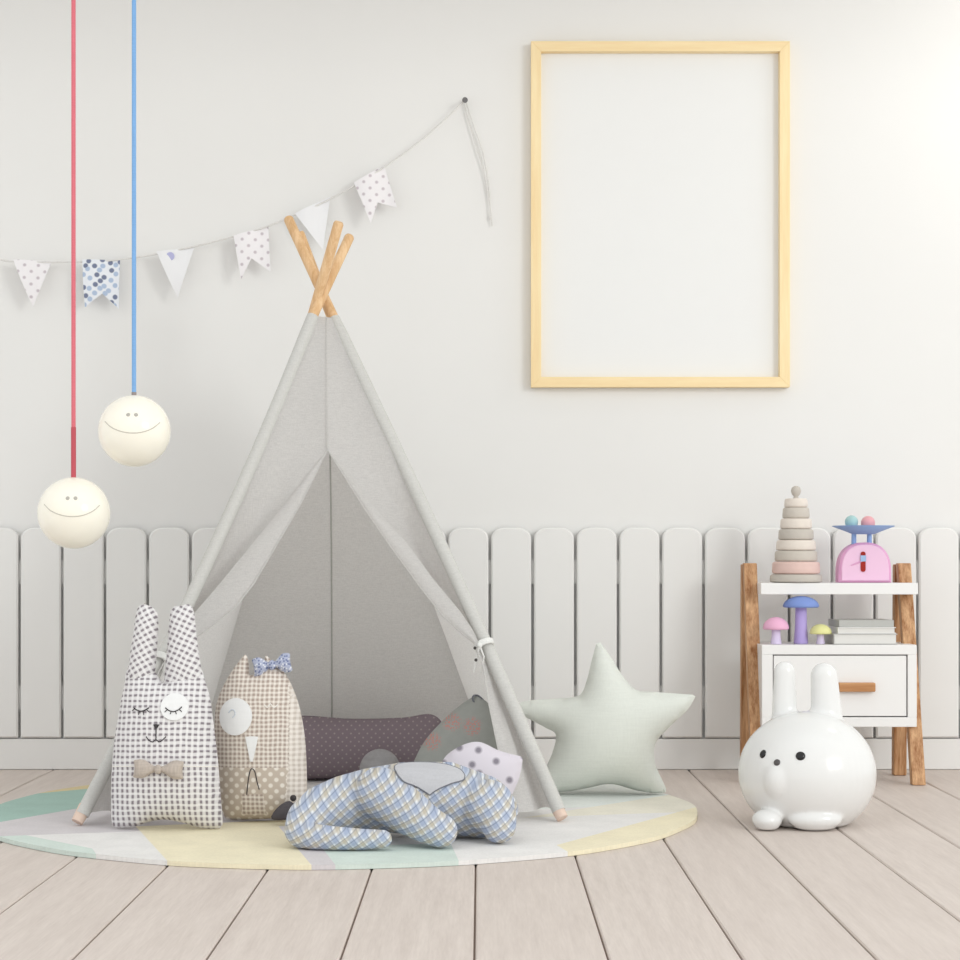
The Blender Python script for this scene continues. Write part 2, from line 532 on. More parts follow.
# ------------------------------------------------------------------ the room
WALL = 6.297
def st(name, mb, mat, **k): return tag(mb.build(name, mat, **k), kind='structure')
st('wall_back', MB().box(-3.2, 3.2, WALL, WALL + .1, -.02, 2.8), M['wall'], smooth=False)
st('ceiling', MB().box(-3.2, 3.2, 4.6, WALL + .1, 2.8, 2.9), M['ceiling'], smooth=False)
fl = MB()
fl.cur = 1; fl.box(-3.2, 3.2, 1.4, WALL, -.03, -.008); fl.cur = 0
PITCH = .2355
k = -14
while k < 14:
    x0 = -.01 + k * PITCH + .0020; x1 = x0 + PITCH - .0040
    x0c = max(x0, -3.2); x1c = min(x1, 3.2)
    if x1c > x0c:
        b = .003
        poly = [(x0c, -.008), (x1c, -.008), (x1c, -b), (x1c - b, 0), (x0c + b, 0), (x0c, -b)]
        fl.prism(poly, 1.4, WALL - .001)
    k += 1
st('floor', fl, [M['floor'], M['gap']], smooth=False)
st('baseboard_back', MB().box(-3.2, 3.2, 6.270, WALL - .0005, 0.001, .104), M['fence'], smooth=False, bevel=.003)
# picket panelling: one backing rail with every board a part
FD = 6.262; FP = 42.8 * FD / F
rail = st('trim_1', MB().box(-2.2, 2.2, WALL - .012, WALL - .0008, .62, .70).box(-2.2, 2.2, WALL - .012, WALL - .0008, .2, .28), M['fence'], smooth=False)
for i in range(-6, 29):
    xa = (19 + 42.8 * i - 480) * FD / F + .0048; xb = xa + FP - .0096
    z0, z1, r = .108, H + 32.5 * FD / F, .046
    poly = [(xa, z0), (xb, z0)]
    for q in range(9):
        a = PI / 2 * q / 8; poly.append((xb - r + r * math.cos(a), z1 - r * .8 + r * .8 * math.sin(a)))
    for q in range(9):
        a = PI / 2 + PI / 2 * q / 8; poly.append((xa + r + r * math.cos(a), z1 - r * .8 + r * .8 * math.sin(a)))
    MB().prism(poly, FD, WALL - .012, .005).build('picket', M['fence'], rail, angle=25)

# ------------------------------------------------------------------ rug
RC = (-.378, 5.22); RR = .976
def rug():
    bm = bmesh.new()
    n = 160
    for z in (RUGZ,):
        ring = []
        for k in range(n):
            a = 2 * PI * k / n; r = RR * (1 + .003 * math.sin(7 * a + 1) + .002 * math.sin(19 * a))
            ring.append(bm.verts.new((RC[0] + r * math.cos(a), RC[1] + r * math.sin(a), z)))
        bm.faces.new(ring)
    G = lambda x, y: P(x, y, GD(y, RUGZ))
    lines = [((0, 797), (85, 789)), ((0, 822), (80, 808)), ((60, 834), (145, 831)), ((140, 831), (174, 868)),
             ((60, 800), (100, 860)), ((275, 822), (314, 868)), ((300, 820), (338, 868)), ((325, 847), (455, 843)), ((440, 820), (462, 868)),
             ((553, 846), (700, 806)), ((548, 840), (575, 856)), ((190, 824), (330, 818)), ((520, 800), (600, 780)), ((540, 815), (700, 790)), ((0, 830), (100, 850))]
    for a, b in lines:
        A, B = G(*a), G(*b); d = B - A; no = Vector((-d.y, d.x, 0)).normalized()
        bmesh.ops.bisect_plane(bm, geom=bm.verts[:] + bm.edges[:] + bm.faces[:], plane_co=A, plane_no=no)
    regions = [('rug_yellow_shaded', [(-60, 803), (0, 797), (85, 789), (200, 778), (200, 760), (-60, 760)]),
               ('rug_mint_shaded', [(-60, 803), (0, 797), (85, 789), (100, 804.5), (80, 808), (0, 822), (-60, 833)]),
               ('rug_lilac', [(0, 822), (80, 808), (200, 787), (190, 824), (145, 831), (60, 834), (-60, 840), (-60, 833)]),
               ('rug_mint', [(-60, 800), (0, 830), (100, 850), (100, 880), (-60, 880)]),
               ('rug_white', [(60, 834), (145, 831), (174, 868), (174, 880), (60, 880)]),
               ('rug_yellow', [(145, 831), (190, 824), (330, 780), (460, 770), (300, 820), (279, 826), (314, 868), (320, 880), (174, 880)]),
               ('rug_lilac', [(279, 826), (300, 820), (338, 868), (338, 880), (314, 880)]),
               ('rug_mint', [(325, 847), (452, 843), (462, 868), (462, 880), (338, 880)]),
               ('rug_yellow', [(553, 846), (700, 806), (720, 810), (720, 860), (570, 870)]),
               ('rug_palemint', [(520, 800), (600, 780), (640, 770), (640, 798), (540, 815)]),
               ('rug_paleyellow', [(640, 799), (700, 770), (720, 780), (700, 806), (620, 826)])]
    names = ['rug_white', 'rug_yellow', 'rug_mint', 'rug_mint_shaded', 'rug_lilac', 'rug_palemint', 'rug_paleyellow', 'rug_yellow_shaded']
    for f in bm.faces:
        c = f.calc_center_median(); s = F / c.y
        x = 480 + c.x * s; y = 560 + (H - c.z) * s
        f.material_index = 0
        for nm, poly in regions:
            if inside(poly, x, y): f.material_index = names.index(nm); break
    top = bm.faces[:]
    ext = bmesh.ops.extrude_face_region(bm, geom=top)
    for v in [g for g in ext['geom'] if isinstance(g, bmesh.types.BMVert)]: v.co.z = .001
    bmesh.ops.recalc_face_normals(bm, faces=bm.faces[:])
    me = bpy.data.meshes.new('round_rug'); bm.to_mesh(me); bm.free()
    for n_ in names: me.materials.append(M[n_])
    o = bpy.data.objects.new('round_rug', me); COL.objects.link(o)
    return tag(o, 'round pastel rug in white, yellow and mint patches under the grey tent', 'rug')
rug()

# ------------------------------------------------------------------ teepee
tent = thing('play_teepee', 'grey canvas play teepee with crossed wooden poles and open flaps', 'tent')
zf = RUGZ + .007
FLb, FLt = P(77, 826, 4.865), P(350, 236, 5.60)
FRb, FRt = P(562.5, 822, 4.935), P(288, 218, 5.68)
BLb, BLt = Vector((-.965, 6.13, zf)), P(339, 222, 5.42)
BRb, BRt = Vector((.075, 6.15, zf)), P(299, 232, 5.68)
for v in (FLb, FRb): v.z = zf
def on_line(a, b, z): return a.lerp(b, (z - a.z) / (b.z - a.z))
poles = [(FLb, FLt), (FRb, FRt), (BLb, BLt), (BRb, BRt)]
ZT = H + (560 - 318) * 5.53 / F; ZB = .040
for i_, (a, b) in enumerate(poles):
    d = (b - a).normalized()
    pl = MB().tube([a + d * .018] + [a.lerp(b, q / 20) + Vector((([.026, .010, .004, .006][i_]) * max(0, 4 * (a.lerp(b, q / 20).z / ZT) * (1 - a.lerp(b, q / 20).z / ZT)), 0, 0)) for q in range(1, 20)] + [b - d * .006, b], [.0150] * 21 + [.012], 16).build('pole', M['pole'], tent)
    MB().tube([a + Vector((0, 0, .003)) , a + d * .02, a + d * .05], [.0155, .0168, .0162], 16).build('pole_foot', M['foot'], pl)

ZT = H + (560 - 318) * 5.53 / F; ZB = .040
rowz = lambda t: ZT + (ZB - ZT) * t
NR = 64
BOW = [.026, .010, .004, .006]
def bowx(i, z):
    u = z / ZT
    return Vector((BOW[i] * max(0, 4 * u * (1 - u)), 0, 0)) if 0 < u < 1 else Vector((0, 0, 0))
def corner(i, t):       # canvas corner just outside pole i
    a, b = poles[i]; z = rowz(t); p = on_line(a, b, z)
    if i > 1:           # the back poles stand outside the cloth
        q = Vector((-.44, 5.55, z)) - p; q.z = 0
        p = p + q.normalized() * .048 * min(1, .25 + t * 1.5)
    return p + bowx(i, z)
# sides and back in one cover, sagging a little between the poles
cov = MB()
def panel(i, j, sag, n=28):
    rows = []
    for r in range(NR + 1):
        t = r / NR; A, B = corner(i, t), corner(j, t); d = (B - A); nrm = Vector((-d.y, d.x, 0)).normalized()
        if nrm.dot(Vector((-.44, 5.5, 0)) - (A + B) / 2) < 0: nrm = -nrm
        A2 = A - nrm * (.014 if i < 2 else 0); B2 = B - nrm * (.014 if j < 2 else 0)
        row = []
        for k in range(n + 1):
            s = k / n
            wob = .006 * math.sin(9 * s + 4 * t) * math.sin(PI * s)
            row.append(A2.lerp(B2, s) + nrm * (sag * math.sin(PI * s) * math.sin(PI * min(1, t * .62 + .12)) + wob) + Vector((0, 0, -.006 * math.sin(PI * s) * t)))
        rows.append(row)
    cov.grid(rows); return rows
panel(0, 2, .035); bk = panel(2, 3, .02); panel(1, 3, .035)
cover = cov.build('canvas_cover', M['canvas'], tent, fixn=False, angle=180)
mid = [r[13] + Vector((0, -.003, 0)) for r in bk]
MB().tube(mid, .0026, 6).build('back_seam', M['seam'], cover)
# sleeves round the poles
def pole_at(i, t):
    z = rowz(t); return on_line(poles[i][0], poles[i][1], z) + bowx(i, z)
for i in range(4):
    a, b = corner(i, 1), corner(i, 0)
    MB().tube([pole_at(i, 1 - q / 24) for q in range(25)], [.0185] * 24 + [.0172], 14).build('pole_sleeve', M['canvas_s'], tent)

ypx = lambda t: 560 + (H - rowz(t)) * F / lerp(5.53, 4.93, t)
def front_half(side):
    """side 0 left, 1 right: the front cloth from the pole to the opening, gathered at the tie"""
    LT = [(318, None), (450, 327), (470, 317.5), (505, 300), (544, 277), (583, 254), (605, 237), (625, 212), (642, 188), (655, 168.5), (675, 157), (710, 155), (760, 150), (815, 148)]
    LO = [(450, 327), (505, 284), (544, 252), (583, 220), (611, 196), (640, 174), (655, 164)]
    RT = [(318, None), (450, 327), (509, 364), (548, 391), (590, 422), (615, 442), (630, 458), (643, 474.5), (665, 483), (700, 488), (750, 498), (815, 510)]
    RO = [(450, 327), (470, 345), (512, 378), (541, 405), (580, 434), (611, 460), (630, 473), (643, 479)]
    T, O = (LT, LO) if side == 0 else (RT, RO)
    ytie = 655 if side == 0 else 643
    rows = []; edge = []
    ns = 34; nf = 10
    NRF = 110
    for r in range(NRF + 1):
        t = r / NRF
        y = ypx(t)
        L, R = corner(0, t) + Vector((0, -.013, 0)), corner(1, t) + Vector((0, -.013, 0))
        xL = 480 + L.x * F / L.y; xR = 480 + R.x * F / R.y
        wmid = (326.5 - xL) / (xR - xL) if xR - xL > 6 else .5
        x = 326.5 if y <= 450 else interp(T[1:], y)
        w = (x - xL) / (xR - xL) if y > 450 else wmid
        Wp = L if side == 0 else R
        E = L.lerp(R, w)
        g = max(0, min(1, (y - 440) / (ytie - 440)))
        if y > ytie: g = max(0, 1 - (y - ytie) / 110)
        low = max(0, min(1, (y - ytie) / 120))
        width = (E - Wp).length
        row = []
        for k in range(ns + 1):
            s = k / ns
            dep = .020 * math.sin(PI * s) * min(1, t * 4)                         # slack
            gg = g ** 1.4
            dep += gg * min(.16, .95 * width + .015) * math.sin(PI * min(1, s ** .8)) ** 1.1
            dep -= gg * .018 * s
            dep += gg * .008 * math.sin(s * PI * 5)
            dep += low * (.075 * math.sin(PI * min(1, s / .5)) ** 1.0 - .014 * math.sin(PI * max(0, s - .5) * 2) - .008 * s)
            row.append(Wp.lerp(E, s) + Vector((0, dep, 0)))
        # turned-back strip
        if 450 < y < ytie:
            xo = interp(O, y); wo = (xo - xL) / (xR - xL)
            Eo = L.lerp(R, wo)
        else: Eo = E.copy()
        base = row[-1]
        for k in range(1, nf + 1):
            s = k / nf
            gz = max(0, min(1, (y - 450) / 40)) * (1 if y < ytie else 0)
            fwd = .016 * gz * math.sin(PI * min(1, s * 1.0) * .55)
            row.append(base + (Eo - E) * s + Vector((0, -fwd + .02 * gz * s * s, 0)))
        rows.append(row); edge.append(row[ns])
    return rows, edge
for side in (0, 1):
    rows, edge = front_half(side)
    fl_ = MB().grid(rows).build('front_flap', M['canvas'], tent, fixn=False, angle=180)
    MB().tube(edge[30:], .0022, 6).build('hem', M['canvas_l'], fl_)
    if side == 0: seam = [r[34] for r in rows if r[34].z > H + (560 - 450) * 5.36 / F]
MB().tube([p + Vector((0, -.002, 0)) for p in seam], .0018, 6).build('front_seam', M['canvas'], tent)
# tie-backs
for (x, y, i) in ((484, 645, 1), (161, 657, 0)):
    z = H - (y - 560) * 5.13 / F
    c = on_line(poles[i][0], poles[i][1], z)
    d = (poles[i][1] - poles[i][0]).normalized(); u = Vector((0, 1, 0)); u = (u - d * u.dot(d)).normalized(); w = d.cross(u)
    sgn = -1 if i == 1 else 1
    cc = c + bowx(i, z) + Vector((sgn * .006, -.006, 0))
    ring = [cc + u * (.0265 * math.cos(a)) + w * (.0255 * math.sin(a)) for a in [2 * PI * q / 24 for q in range(24)]]
    tie = MB()
    for off in (-.005, 0, .005): tie.tube([p + d * off for p in ring], .004, 6, True)
    tie.ball(cc + Vector((sgn * .012, -.026, 0)), .008, 12, 8)
    for s in (-.004, .006):
        a0 = cc + Vector((sgn * .012, -.026, 0))
        tie.tube([a0, a0 + Vector((s * 2, -.002, -.03)), a0 + Vector((s * 2 + sgn * .008, .004, -.075))], [.003, .0024, .0018], 6)
    tie.build('tie_band', M['tape'], tent)
for (x, y) in ((475, 648), (476, 660)):
    MB().ball(P(x, y, 5.045), .0045, 12, 8).build('button', M['button'], tent)

# ------------------------------------------------------------------ cushions inside the tent
def px_outline(pts, cx, by, sc): return [((x - cx) / sc, (by - y) / sc) for x, y in pts]
d0 = GD(782, RUGZ) - .02; sc = F / d0
o = px_outline([(268, 781), (262, 760), (268, 722), (300, 718), (350, 721), (400, 720), (432, 717), (446, 735), (447, 765), (440, 781), (400, 782), (340, 782)], 355, 782, sc)
pil = Pillow(catmull(o), .17, .011)
bol = thing('bolster_cushion', 'long dark mauve cushion with tiny dots lying inside the tent', 'cushion', (P(355, 782, d0).x, d0 + .06, RUGZ + .004), (-.12, 0, 0))
pil.mb().build('cushion', M['bolster'], bol, uv=UVXZ)
d1 = 5.62
rb = 20.5 * d1 / F
cb = P(380, 766, d1); cb.z = RUGZ + rb + .0005
# keep its top where the photo shows it
tag(MB().ball(cb, rb, 32, 20, (1, 1, 1)).build('plush_ball', M['ball']), 'small round grey plush ball in front of the mauve cushion', 'ball')
# leaning grey drop-shaped cushion
d2 = 5.32; sc = F / d2; by = 560 + (H - RUGZ) * F / d2
o = px_outline([(477, 696), (490, 707), (497, 725), (498, 755), (495, 785), (480, by - 2), (450, by), (425, by - 2), (412, 785), (412, 768), (425, 742), (445, 720), (464, 704)], 455, by, sc)
pil = Pillow(catmull(o, corners=(0,)), .13, .010)
dc = thing('leaf_cushion', 'grey green pointed cushion with red blossoms leaning in the tent opening', 'cushion', (P(455, by, d2).x, d2 + .0, RUGZ + .004), (-.10, 0, 0))
pil.mb().build('cushion', M['floral'], dc, uv=UVXZ)
lp = [(0, -.006, 0), (-.012, -.014, -.004), (-.008, -.02, -.02), (.012, -.02, -.03), (.024, -.012, -.028), (.016, -.004, -.012)]
tipx, tipz = (477 - 455) / sc, (by - 697) / sc
MB().tube(catmull([Vector((tipx + a, b, tipz + c)) for a, b, c in lp], True, .004), .0026, 8, True).build('loop', M['piping'], dc)
# lilac cushion with dots
d3 = 4.92; sc = F / d3; by = 560 + (H - RUGZ) * F / d3
o = px_outline([(523, 757), (519, 778), (508, 803), (500, by), (470, by), (440, by - 2), (436, 790), (442, 762), (457, 748), (478, 742), (500, 751)], 480, by, sc)
pil = Pillow(catmull(o, corners=(0, 3)), .085, .009, .35)
lc = thing('dotted_cushion', 'pale lilac cushion with grey dots behind the plaid elephant', 'cushion', (P(480, by, d3).x, d3 - .035, RUGZ + .003), (-.12, 0, 0))
pil.mb().build('cushion', M['lilac'], lc, uv=lambda co: (co.x + .012, co.z + .02))

# ------------------------------------------------------------------ star cushion
d4 = GD(797, RUGZ) + .05; sc = F / d4; by = 560 + (H - RUGZ) * F / d4
tip = [(597.3, 645), (600.8, 645), (612, 661), (624, 680), (637, 693), (655, 695), (697, 698), (688, 713), (671, 729), (656, 746), (655, 765), (661, 780), (668, 795),
       (655, 796), (635, 793), (618, 788), (606, 787), (592, 790), (570, 794), (545, 797), (533, 796), (541, 780), (552, 757), (556, 738), (546, 731), (533, 724), (506, 710),
       (530, 703.5), (560, 701.5), (580, 698), (587, 684), (592, 664)]
shift = by - 797
o = px_outline([(x, y + shift) for x, y in tip], 600, by, sc)
star = thing('star_cushion', 'large off-white star shaped cushion standing on the rug beside the tent', 'cushion', (P(600, by, d4).x, d4, RUGZ + .002), (-.06, 0, 0))
pil = Pillow(catmull(o, corners=(0, 1, 6, 12, 20, 26)), .23, .010, expo=.55)
pil.mb().build('cushion', M['star'], star, uv=UVXZ)

# ------------------------------------------------------------------ bunny pillow
def circle(cx, cz, rx, rz=None, n=28): return [(cx + rx * math.cos(2 * PI * k / n), cz + (rz or rx) * math.sin(2 * PI * k / n)) for k in range(n)]
def front(X0, d, sc_, by_, bulge, lean):
    def f(x, y):
        z = (by_ - y) / sc_; D = d - bulge + lean * z
        return ((x - 480) * D / F - X0, H - (y - 560) * D / F - RUGZ - .003)
    return f
d5 = GD(828.5, RUGZ); sc = F / d5; CX = 168; by = 828
q = front(P(CX, by, d5).x, d5, sc, by, 0, .10)
bun = thing('bunny_pillow', 'tall bunny pillow in black and white checks with a bow tie', 'stuffed toy', (P(CX, by, d5).x, d5 - .012, RUGZ + .006), (-.10, 0, 0))
body = [(129, 668), (125, 686), (121, 706), (116, 736), (113, 765), (112, 798), (113, 824), (120, 828), (135, 827), (150, 822), (165, 820), (183, 823), (200, 828), (216, 829), (223, 825),
        (221.5, 798), (219, 765), (216, 738), (211, 700), (206, 682), (201, 668), (188, 667), (178, 672), (168, 683), (161, 680), (155, 671), (142, 665)]
bp = Pillow(catmull([q(*p) for p in body], corners=()), .17, .0085, .4)
m = bp.mb()
m.mi = [1 if sum(m.v[i][2] for i in f) / 3 < q(168, 767)[1] else 0 for f in m.f]
bo = m.build('body', [M['ging'], M['ging2']], bun, uv=UVXZ)
for pts, ang in (([(128, 684), (130, 664), (134, 635), (139, 608), (148, 605), (158, 612), (159.5, 625), (158, 650), (156, 672), (150, 688), (138, 692)], .55),
                 ([(166, 694), (165.5, 676), (168, 650), (172, 611), (182, 606), (190, 604.5), (195, 612), (198, 640), (202, 668), (205, 688), (192, 700), (178, 702)], -.45)):
    ep = Pillow(catmull([q(*p) for p in pts]), .070, .0075)
    eo = ep.mb().build('ear', M['ging'], bun, uv=rotuv(ang)); eo.location = (0, -.004, 0)
qf = front(P(CX, by, d5).x, d5, sc, by, .080, .10)
bp.stitch([q(x, 767 - .9 * math.sin((x - 113) / 106 * PI)) for x in range(114, 220, 5)], 'waist_seam', M['palethread'], bun, .0012, .0)
eye = bp.patch(circle(*qf(174.6, 710), 13.5 / sc), 'eye_patch', M['felt'], bun, .006)
bp.stitch([qf(x, y) for x, y in ((166, 711), (169, 713.5), (174, 715), (179, 713), (182, 710))], 'closed_eye', M['thread'], bun, .0015, .007)
for a, b in (((168, 713), (165.5, 715.5)), ((172, 714.5), (171, 717.5)), ((176, 714.5), (177, 717.5)), ((180, 713), (182, 715))):
    bp.stitch([qf(*a), qf(*b)], 'eyelash', M['thread'], bun, .0011, .007)
bp.stitch([qf(x, y) for x, y in ((133, 711), (137, 713.5), (141, 714.5), (145, 713.5), (149, 711))], 'closed_eye', M['thread'], bun, .0016, .001)
for a, b in (((134, 712), (131.5, 714)), ((139, 714), (138.5, 718)), ((143, 714), (144, 718)), ((147, 713), (149, 715))):
    bp.stitch([qf(*a), qf(*b)], 'eyelash', M['thread'], bun, .0012, .001)
bp.patch([qf(*p) for p in ((154, 728), (157, 727.5), (160.5, 728), (158.5, 731), (157, 733), (155.5, 731))], 'nose', M['thread'], bun, .003, .004)
bp.stitch([qf(157, 732), qf(157, 738), qf(157, 743)], 'mouth', M['thread'], bun, .0014)
bp.stitch([qf(147, 740), qf(150, 744), qf(154, 745.5), qf(157, 743), qf(160, 745.5), qf(163, 744), qf(167, 740)], 'mouth', M['thread'], bun, .0013)

def bow(name, parent, c, w, h, mat, tilt, surf, uv=UVXZ):
    """two soft loops and a knot"""
    r = Matrix.Rotation(tilt, 2)
    out = []
    for x, z in ((-.5, .42), (-.3, .46), (-.08, .16), (.08, .16), (.3, .46), (.5, .42), (.47, 0), (.5, -.42), (.3, -.44), (.08, -.14), (-.08, -.14), (-.3, -.44), (-.5, -.42), (-.47, 0)):
        v = Vector((x * w, z * h)); v = Vector((v.x * math.cos(tilt) - v.y * math.sin(tilt), v.x * math.sin(tilt) + v.y * math.cos(tilt)))
        out.append((v.x, v.y))
    bpil = Pillow(catmull(out, step=.004, corners=(0, 5, 7, 12)), h * .55, .0055)
    o = bpil.mb().build(name, mat, parent, uv=uv)
    o.location = (c[0], -(surf.depth(*c) + h * .16), c[1])
    k = MB().ball((0, -h * .12, 0), h * .24, 16, 10, (.8, .7, 1.0)).build('knot', mat, o, uv=uv)
    return o
bow('bow_tie', bun, qf(160, 773), 50 / sc, 20 / sc, M['linen'], -.03, bp)

# ------------------------------------------------------------------ cat pillow
d6 = GD(821, RUGZ); sc = F / d6; CX = 262; by = 821
q = front(P(CX, by, d6).x, d6, sc, by, 0, .07)
cat = thing('cat_pillow', 'beige checked cat pillow with a blue hair bow and one big white eye', 'stuffed toy', (P(CX, by, d6).x, d6, RUGZ + .007), (-.07, 0, 0))
body = [(246, 654), (249, 665), (250, 676), (257, 674), (264, 668), (265, 655), (274, 664), (283, 672), (291, 685), (298, 703), (303, 725), (306, 752), (307, 788), (306, 812), (298, 821), (278, 820), (250, 821), (230, 821), (223, 815),
        (220, 795), (218, 768), (215, 740), (215, 715), (218, 700), (224, 686), (234, 669)]
cp = Pillow(catmull([q(*p) for p in body], corners=(0, 5)), .16, .0085, .6)
# front cloth, polka band and pale side gusset on one skin
m = cp.mb()
m.mi = []
for f in m.f:
    x = sum(m.v[i][0] for i in f) / 3; z = sum(m.v[i][2] for i in f) / 3; y = sum(m.v[i][1] for i in f) / 3
    px = CX + x * sc; py = by - z * sc
    side = 285 + 6 * math.sin((py - 650) / 170 * PI)
    m.mi.append(1 if (px > side) else (2 if (py > 770 and y < .02) else 0))
m.build('body', [M['beige'], M['smock'], M['polka']], cat, uv=UVXZ)
qf = front(P(CX, by, d6).x, d6, sc, by, .074, .07)
cp.patch(circle(*qf(235, 720), 17 / sc, 18.5 / sc), 'eye_patch', M['felt'], cat, .006)
cp.stitch([qf(x, y) for x, y in ((228, 716), (231, 713), (234, 714), (235, 718), (232, 721))], 'pale_eye_stitch', plain('grey_stitch', (206, 212, 220), .8), cat, .0016, .007)
cp.stitch([qf(x, y) for x, y in ((264, 708), (267, 711), (270, 707), (273, 711), (277, 708))], 'closed_eye', M['palethread'], cat, .0016)
cp.patch([qf(*p) for p in ((245.5, 740), (252, 739.5), (258.5, 740), (256, 752), (253, 765), (250.5, 765), (248, 752))], 'beak', M['felt'], cat, .005, .006)
cp.stitch([qf(x, y) for x, y in ((246, 800), (248, 785), (250, 775), (252, 772), (255, 775), (257, 785), (259, 793))], 'leg_stitch', M['thread'], cat, .0014)
cp.patch([qf(*p) for p in ((241, 798), (263, 798), (264, 808), (265, 819), (240, 819))], 'pocket', M['beige'], cat, .003, .007, uv=UVXZ)
bow('hair_bow', cat, qf(270, 668), 39 / sc, 21 / sc, M['bluebow'], .16, cp)
fp = Pillow(catmull([q(*p) for p in ((293, 812), (285, 815), (277, 823), (275, 830), (286, 831), (296, 828), (299, 818))]), .03, .006)
ft = fp.mb().build('felt_foot', M['darkfelt'], cat, uv=UVXZ); ft.location = (0, -.085, .030)
MB().ball((q(296, 798)[0], -.074, q(296, 798)[1]), .0085, 14, 10).build('bead', M['thread'], cat)

# ------------------------------------------------------------------ plaid elephant
def ground_ball(x, y, r, d):
    r = r * d / F; c = P(x, y, d)
    if c.z - r < RUGZ + .001: c.z = RUGZ + .001 + r
    return (c, r)
ch = [[(500, 810, 19, 4.64), (480, 806, 32, 4.65), (445, 798, 36.5, 4.66), (405, 798, 36, 4.66), (370, 799, 31, 4.65), (345, 803, 28, 4.62), (323, 810, 25.5, 4.58), (308, 820, 22, 4.53), (301, 830, 17, 4.50)],
      [(301, 830, 17, 4.50), (301, 837, 14, 4.48), (314, 840, 13, 4.46), (336, 841, 12, 4.45), (360, 840, 11, 4.45), (383, 839, 9.5, 4.45)],
      [(380, 793, 26, 4.58), (408, 812, 23, 4.53), (428, 825, 19, 4.49), (441, 831, 17, 4.48)],
      [(488, 806, 27, 4.60), (497, 818, 20, 4.57), (499, 826, 17.5, 4.555)],
      [(480, 815, 18, 4.80), (492, 822, 17, 4.80)], [(400, 815, 18, 4.80), (425, 823, 16, 4.80)]]
el = blob([[ground_ball(*p) for p in c] for c in ch], .0055, 8)
base_e = Vector((P(400, 830, 4.62).x, 4.62, RUGZ))
ele = thing('elephant_toy', 'blue plaid stuffed elephant lying in front of the tent', 'stuffed toy', base_e)
ea = .62
def plaid_uv(co):
    x = co.x; z = co.z - co.y * .2
    wp = 480 + (co.x + base_e.x) * F / (co.y + base_e.y)
    return (x * math.cos(ea) + z * math.sin(ea), -x * math.sin(ea) + z * math.cos(ea))
world_v = [Vector(v) for v in el.v]
bvh = BVHTree.FromPolygons(world_v, el.f)
el.v = [tuple(v - base_e) for v in world_v]
el.build('body', M['plaid'], ele, uv=plaid_uv, fixn=True, angle=180)
EYE = Vector((0, 0, H))
def cast(bv, x, y):
    d = (P(x, y, 4) - EYE).normalized()
    return bv.ray_cast(EYE, d)
def sewn(bv, outline, name, mat, parent, base, off=.003, h=4.0, uv=None):
    vs, tri = triangulate(outline, h)
    A = []; B = []
    for x, y in vs:
        hit, nr, *_ = cast(bv, x, y)
        yy = y
        while hit is None and yy < y + 30: yy += .5; hit, nr, *_ = cast(bv, x, yy)
        A.append(hit + nr * off - base); B.append(hit - nr * .003 - base)
    n = len(vs); cnt = {}
    for f in tri:
        for a, b in ((f[0], f[1]), (f[1], f[2]), (f[2], f[0])): cnt[(a, b)] = 1
    fs = list(tri) + [tuple(n + i for i in reversed(f)) for f in tri]
    for (a, b) in cnt:
        if (b, a) not in cnt: fs.append((a, b, n + b, n + a))
    m = MB(); m.add(A + B, fs)
    return m.build(name, mat, parent, uv=uv)
earpts = [(395, 767), (396, 774), (404, 783), (418, 788), (430, 795), (437, 790), (451, 784), (464, 780), (462, 772), (450, 766.5), (435, 764), (415, 763.5), (402, 764.5)]
eo = [(p.x, p.y) for p in catmull([Vector(p) for p in earpts], True, 3.0, corners=(4,))]
earo = sewn(bvh, eo, 'ear', M['greylinen'], ele, base_e, .004)
rim = []
for x, y in eo:
    hit, nr, *_ = cast(bvh, x, y); yy = y
    while hit is None and yy < y + 30: yy += .5; hit, nr, *_ = cast(bvh, x, yy)
    rim.append(hit + nr * .003 - base_e)
MB().tube(rim, .0017, 6, True).build('ear_piping', M['piping'], earo)

# ------------------------------------------------------------------ white rabbit figure
d7 = 4.985; k7 = d7 / F
rc = P(807, 765, d7); R0 = 68.5 * k7
rab_base = Vector((rc.x, rc.y, .001))
m = MB()
zc = rc.z
zc = P(807, 773, d7).z
m.ball((rc.x, rc.y, zc), R0, 48, 32, (1, .96, .905))
yaw = -.45                                  # face turned to the left of the camera
fwd = Vector((math.sin(yaw), -math.cos(yaw), 0)); rt = Vector((math.cos(yaw), math.sin(yaw), 0))
for (x, y, r, dd) in ((784.5, 672, 11.2, 5.03), (824, 676, 13.8, 5.0)):
    top = P(x, y, dd); bot = P(x + (0 if x < 800 else 3.5), 728, dd)
    for i in range(16):
        m.ball(top.lerp(bot, i / 15), lerp(r, r * 1.22, i / 15) * k7, 20, 12, (1, .8, 1))
for (x, y, rx, rz, dd) in ((767, 818.5, 15, 10.5, 4.872), (815, 820, 27, 11.5, 4.868)):
    c = P(x, y, dd); c.z = rz * k7 * .9 + .002
    m.ball(c, k7, 24, 14, (rx, 17, rz))
mz = P(781, 779, 4.83)
m.ball(P(780, 780, 4.870), 17 * k7, 20, 14, (1.0, .9, 1.25))
m.v = [(v[0], v[1], max(v[2], .0025)) for v in m.v]
rb_ = skin(m, .0045, 14)
wv = [Vector(v) for v in rb_.v]
rbvh = BVHTree.FromPolygons(wv, rb_.f)
rab = thing('rabbit_figure', 'round white glossy rabbit figure standing on the floor before the shelf', 'figurine', rab_base)
rb_.v = [tuple(v - rab_base) for v in wv]
minz = min(v[2] for v in rb_.v)
rb_.v = [(a, b, c - minz if c < .01 else c) for a, b, c in rb_.v]
rb_.build('body', M['ceramic'], rab, angle=180)
